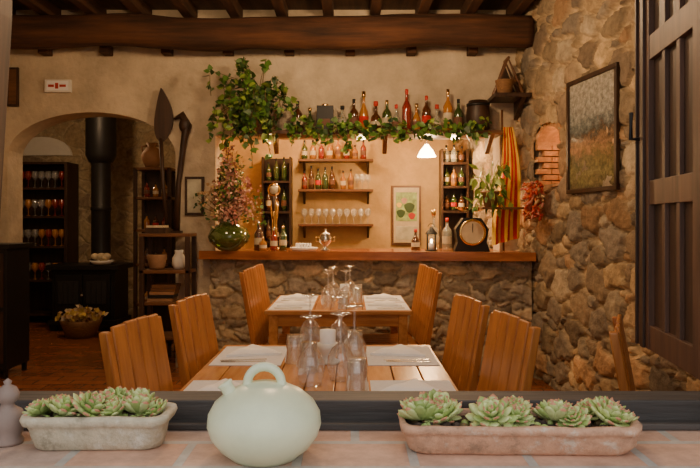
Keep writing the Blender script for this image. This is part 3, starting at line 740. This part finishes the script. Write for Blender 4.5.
for k in range(2):
    xa=X0+.09+k*.345; b.box((xa,Y0+.01,.2),(xa+.33,Y0+.04,.70),'iron'); b.box((xa+.04,Y0+.0,.34),(xa+.29,Y0+.012,.62),'hole')
    for q in range(1,4): b.box((xa+.04+q*.0625-.005,Y0-.008,.34),(xa+.04+q*.0625+.005,Y0+.0,.62),'iron')
b.ball((X0+.43,Y0-.01,.45),.02,'steel')
b.lathe([(.14,.82),(.13,.86),(.12,.9),(.12,1.5),(.13,1.5),(.13,1.54),(.12,1.54),(.12,2.1),(.15,2.12),(.19,2.2),(.19,2.88)],(-3.19,8.97,0),'iron',24)
b.done('wood_stove',0.006)
b=MB(); b.lathe([(.001,0),(.10,0),(.15,.05),(.145,.05),(.09,.02)],(-3.08,8.69,.824),'white',20)
for k in range(7): b.ball((-3.08+R(-.09,.09),8.69+R(-.04,.04),.89+R(-.01,.04)),(.055,.045,.04),'label',10,6)
b.done('bread_bowl')
b=MB(); b.lathe([(.001,0),(.17,0),(.21,.12),(.24,.2),(.22,.2),(.19,.1)],(-3.17,8.25,0.002),'wicker',24)
for k in range(190):
    a=R(0,6.28);q=R(0,.26); p=Vector((-3.17+q*math.cos(a),8.25+q*math.sin(a),.2+R(0,.14)*(1-q*2)))
    b.leaf(p,(R(-1,1),R(-1,1),R(0,1)),R(.04,.08),random.choice(['dry3','dry1','dry1','dry3','label']),.5)
b.done('flower_basket')
b=MB()
for X in (-4.6,-3.80): b.box((X,9.3,0),(X+.04,9.7,2.15),'dark')
b.box((-4.56,9.68,0),(-3.80,9.7,2.15),'dark')
zs=(.1,.55,1.0,1.4,1.78,2.12)
for z in zs: b.box((-4.56,9.3,z),(-3.80,9.68,z+.03),'dark')
b.done('glassware_shelving',0.003)
b=MB()
for z in zs[1:5]:
    for i in range(8):
        b.lathe([(a*.95,h*.95) for a,h in WG],(-4.5+i*.09,9.4,z+.031),random.choice(['glass','glass','ga','gr']),10)
b.done('shelved_glasses')
b=MB(); p=[(-4.3+.42*math.cos(math.pi*i/12),2.28+.26*math.sin(math.pi*i/12)) for i in range(13)]
b.prism(p,9.77,9.798,'white','y'); b.done('window_2')
b=MB(); b.box((-3.32,6.0,.08),(-2.94,6.42,1.12),'iron'); b.box((-3.35,5.97,1.12),(-2.91,6.45,1.16),'iron')
b.box((-3.29,5.985,.14),(-2.97,6.0,.58),'dark'); b.box((-3.29,5.985,.62),(-2.97,6.0,1.08),'dark')
for X in (-3.31,-2.99):
    for Y in (6.02,6.37): b.box((X,Y,0),(X+.035,Y+.035,.08),'iron')
b.tube([(-3.19,5.975,.88),(-3.19,5.95,.88),(-3.07,5.95,.88),(-3.07,5.975,.88)],.008,'brass')
b.done('black_cabinet',0.006)
# ---------------------------------------------------------------- sill objects
SZ=.9205
b=MB(); jx,jy=-.157,1.285
prof=[(.001,0),(.060,0),(.064,.004),(.082,.018),(.098,.040),(.104,.060),(.102,.080),(.091,.100),(.070,.118),(.045,.130),(.022,.136),(.001,.138)]
b.lathe(prof,(jx,jy,SZ),'celadon',44)
pts=[]
for i in range(21):
    a=math.pi*(-.10+1.20*i/20); pts.append((jx+.0+.031*math.cos(a),jy,SZ+.134+.030*math.sin(a)))
b.tube(pts,[.013,.011]+[.0085]*17+[.011,.013],'celadon',14)
T=Matrix.Translation((jx-.056,jy-.012,SZ+.112))@Matrix.Rotation(r(-32),4,'Y')
b.lathe([(.019,-.012),(.013,.008),(.012,.022),(.015,.028),(.013,.030),(.009,.026),(.009,.012)],(0,0,0),'celadon',18,T)
b.lathe([(.001,.014),(.009,.014)],(0,0,0),'hole',14,T)
b.done('ceramic_water_jug')
def rosette(b,c,rad,rows=5,tilt=(0,0)):
    T0=Matrix.Translation(c)@Euler((tilt[0],tilt[1],R(0,6))).to_matrix().to_4x4()
    for k in range(rows):
        f=k/(rows-1); nL=int(11-5*f); el=r(12+64*f); Lf=rad*(1-.40*f); off=k*.4
        for i in range(nL):
            a=2*math.pi*i/nL+off+R(-.08,.08)
            T=T0@Matrix.Rotation(a,4,'Z')@Matrix.Translation((rad*.08*(1-f),0,rad*.25*f))@Matrix.Rotation(-el,4,'Y')
            st=[(0,.11,.06),(.35,.19,.10),(.66,.25,.095),(.88,.17,.06),(1.0,.02,.012)]
            vs=[]
            for t,w,h in st:
                for q in range(6):
                    an=2*math.pi*q/6; vs.append((t*Lf,w*Lf*math.cos(an),h*Lf*math.sin(an)+.14*Lf*t*t))
            def ringf(j): return [(j*6+q,j*6+(q+1)%6,(j+1)*6+(q+1)%6,(j+1)*6+q) for q in range(6)]
            m=random.choice(['succ','succ2','succ2'])
            b.add(vs,ringf(0)+ringf(1)+ringf(2),m,True,T)
            b.add(vs,ringf(3)+[tuple(range(24,30))],'tip' if R(0,1)<.6 else m,True,T)
def rr_ring(cx,cy,hx,hy,rad,seg=6):
    out=[]
    for sx,sy,a0 in ((1,1,0),(-1,1,90),(-1,-1,180),(1,-1,270)):
        for i in range(seg+1):
            a=r(a0+90*i/seg); out.append((cx+sx*(hx-rad)*1.0+rad*math.cos(a),cy+sy*(hy-rad)+rad*math.sin(a)))
    return out
def planter(name,cx,cy,hx,hy,h,mat,ros,rot=0):
    b=MB(); rings=[(0,-.016),(.004,-.012),(h*.3,-.007),(h*.6,-.002),(h*.72,.0),(h*.75,.005),(h*.9,.007),(h,.005),(h*1.01,-.001),(h,-.006),(h*.8,-.009)]
    allv=[]; seg=10
    for z,g in rings:
        rg=rr_ring(0,0,hx+g,hy+g,min(hy+g-.001,.035),seg)
        out=[]
        for i,p in enumerate(rg):
            q=rg[(i+1)%len(rg)]; out.append(p); dl=math.hypot(q[0]-p[0],q[1]-p[1]); kk=int(dl/.02)
            for s in range(1,kk): out.append((p[0]+(q[0]-p[0])*s/kk,p[1]+(q[1]-p[1])*s/kk))
        if z==0: n0=len(out)
        if len(out)!=n0:
            out=[out[int(i*len(out)/n0)] for i in range(n0)]
        for p in out:
            w=.003*mnoise.noise((p[0]*22,p[1]*22,z*30+cx)); l=1+w/max(hy,.01)
            allv.append((p[0]*l+w,p[1]*(1+w*14),z+(.004*mnoise.noise((p[0]*16,p[1]*16,5)) if z>h*.5 else 0)))
    n=n0
    fs=[tuple(range(n))]
    for j in range(len(rings)-1):
        for i in range(n): fs.append((j*n+i,j*n+(i+1)%n,(j+1)*n+(i+1)%n,(j+1)*n+i))
    b.add(allv,fs,mat,True); k=(len(rings)-1)*n
    b.add(allv[k:],[tuple(range(n))],'soil')
    for (x,y,rad,tx,ty) in ros: rosette(b,(x,y,h*.80+rad*.20),rad,5,(tx,ty))
    for q in range(90):
        x=R(-hx*.9,hx*.9); y=R(-hy*.7,hy*.7); b.ball((x,y,h*.82),(.009,.009,.008),random.choice(['soil','succ','stem']),6,4)
    b.done(name,0,loc=(cx,cy,SZ),rot=rot)
ros=[]
for x,rd in ((-.112,.034),(-.070,.042),(-.018,.046),(.034,.036),(.076,.042),(.110,.030)):
    ros.append((x,R(-.012,.0),rd,R(.30,.6),R(-.3,.3)))
for x in (-.085,-.035,.015,.065): ros.append((x,.028,R(.034,.046),R(.2,.4),R(-.3,.3)))
planter('succulent_planter',-.483,1.355,.132,.055,.066,'terraw',ros,r(1.5))
ros=[]
for x,rd in ((-.182,.046),(-.135,.042),(-.048,.048),(-.006,.038),(.070,.044),(.106,.034),(.168,.046),(.197,.03)):
    ros.append((x,R(-.014,.0),rd,R(.3,.6),R(-.35,.35)))
for x in (-.19,-.15,-.04,.0,.085,.175,.15): ros.append((x,.032,R(.036,.050),R(.2,.4),R(-.3,.3)))
planter('succulent_planter',.318,1.335,.218,.062,.056,'terra',ros,r(-1.5))
b=MB(); b.lathe([(.001,0),(.028,0),(.030,.006),(.024,.014),(.030,.03),(.032,.05),(.026,.064),(.013,.072),(.012,.078),(.020,.084),(.022,.096),(.016,.108),(.006,.114),(.008,.120),(.001,.126)],(-.665,1.36,SZ),'finial',24); b.done('turned_finial')

# ---------------------------------------------------------------- lamps
def lamp(name,loc,pw,rad=.1,col=(1,.64,.35),fix=True,top=3.32):
    if fix:
        b=MB(); b.lathe([(.001,-.07),(.06,-.06),(.1,0),(.08,.06),(.03,.08),(.001,.085)],(loc[0],loc[1],loc[2]+.12),'lamp',18)
        b.tube([(loc[0],loc[1],loc[2]+.2),(loc[0],loc[1],top-.003)],.008,'iron'); b.done('added_ceiling_lamp')  # added fixture, hung out of view to go with its point light
    l=bpy.data.lights.new(name,'POINT'); l.energy=pw; l.color=col; l.shadow_soft_size=rad
    o=bpy.data.objects.new(name,l); o.location=loc; bpy.context.scene.collection.objects.link(o)
lamp('room_fill_light',(-1.3,4.3,2.80),36); lamp('room_fill_light',(.25,4.8,2.84),70); lamp('room_fill_light',(-.1,2.6,2.7),34)  # added warm fill for the dining room, above the visible area
lamp('bar_pendant_light',(.81,7.35,1.98),46,.05,(1,.60,.28),fix=False)
lamp('bar_fill_light',(-.4,7.4,2.45),42,.08,(1,.60,.28),top=2.75)  # extra fill added behind the bar, hidden above the opening
lamp('backroom_fill_light',(-3.0,7.7,2.55),28,top=2.9)  # added fill that brightens the back room, hidden by the arch
l=bpy.data.lights.new('niche_fill_light','POINT'); l.energy=2.0; l.color=(1,.58,.26); l.shadow_soft_size=.02  # bare point light added inside the niche to warm the bricks, no fixture
o=bpy.data.objects.new('niche_fill_light',l); o.location=(wx(5.85)+.16,5.80,2.05); bpy.context.scene.collection.objects.link(o)
for X in (-.72,.1,.95):
    b=MB(); b.lathe([(.001,0),(.03,0),(.04,-.03),(.001,-.03)],(X,6.33,2.128),'lamp',14); b.done('shelf_spotlight')
    l=bpy.data.lights.new('shelf_spot','SPOT'); l.energy=46; l.color=(1,.60,.28); l.spot_size=r(130); l.spot_blend=.6; l.shadow_soft_size=.03
    o=bpy.data.objects.new('shelf_spot',l); o.location=(X,6.33,2.08); bpy.context.scene.collection.objects.link(o)
# world
w=bpy.data.worlds.new('World'); bpy.context.scene.world=w; w.use_nodes=True
bg=w.node_tree.nodes['Background']; bg.inputs[0].default_value=(1.0,.98,.97,1); bg.inputs[1].default_value=1.35
# camera
cd=bpy.data.cameras.new('Camera'); cd.lens=36; cd.sensor_width=36; cd.shift_y=-12/700; cd.clip_start=.05
co=bpy.data.objects.new('Camera',cd); co.location=(0,0,1.35); co.rotation_euler=(math.pi/2,0,0)
bpy.context.scene.collection.objects.link(co); bpy.context.scene.camera=co
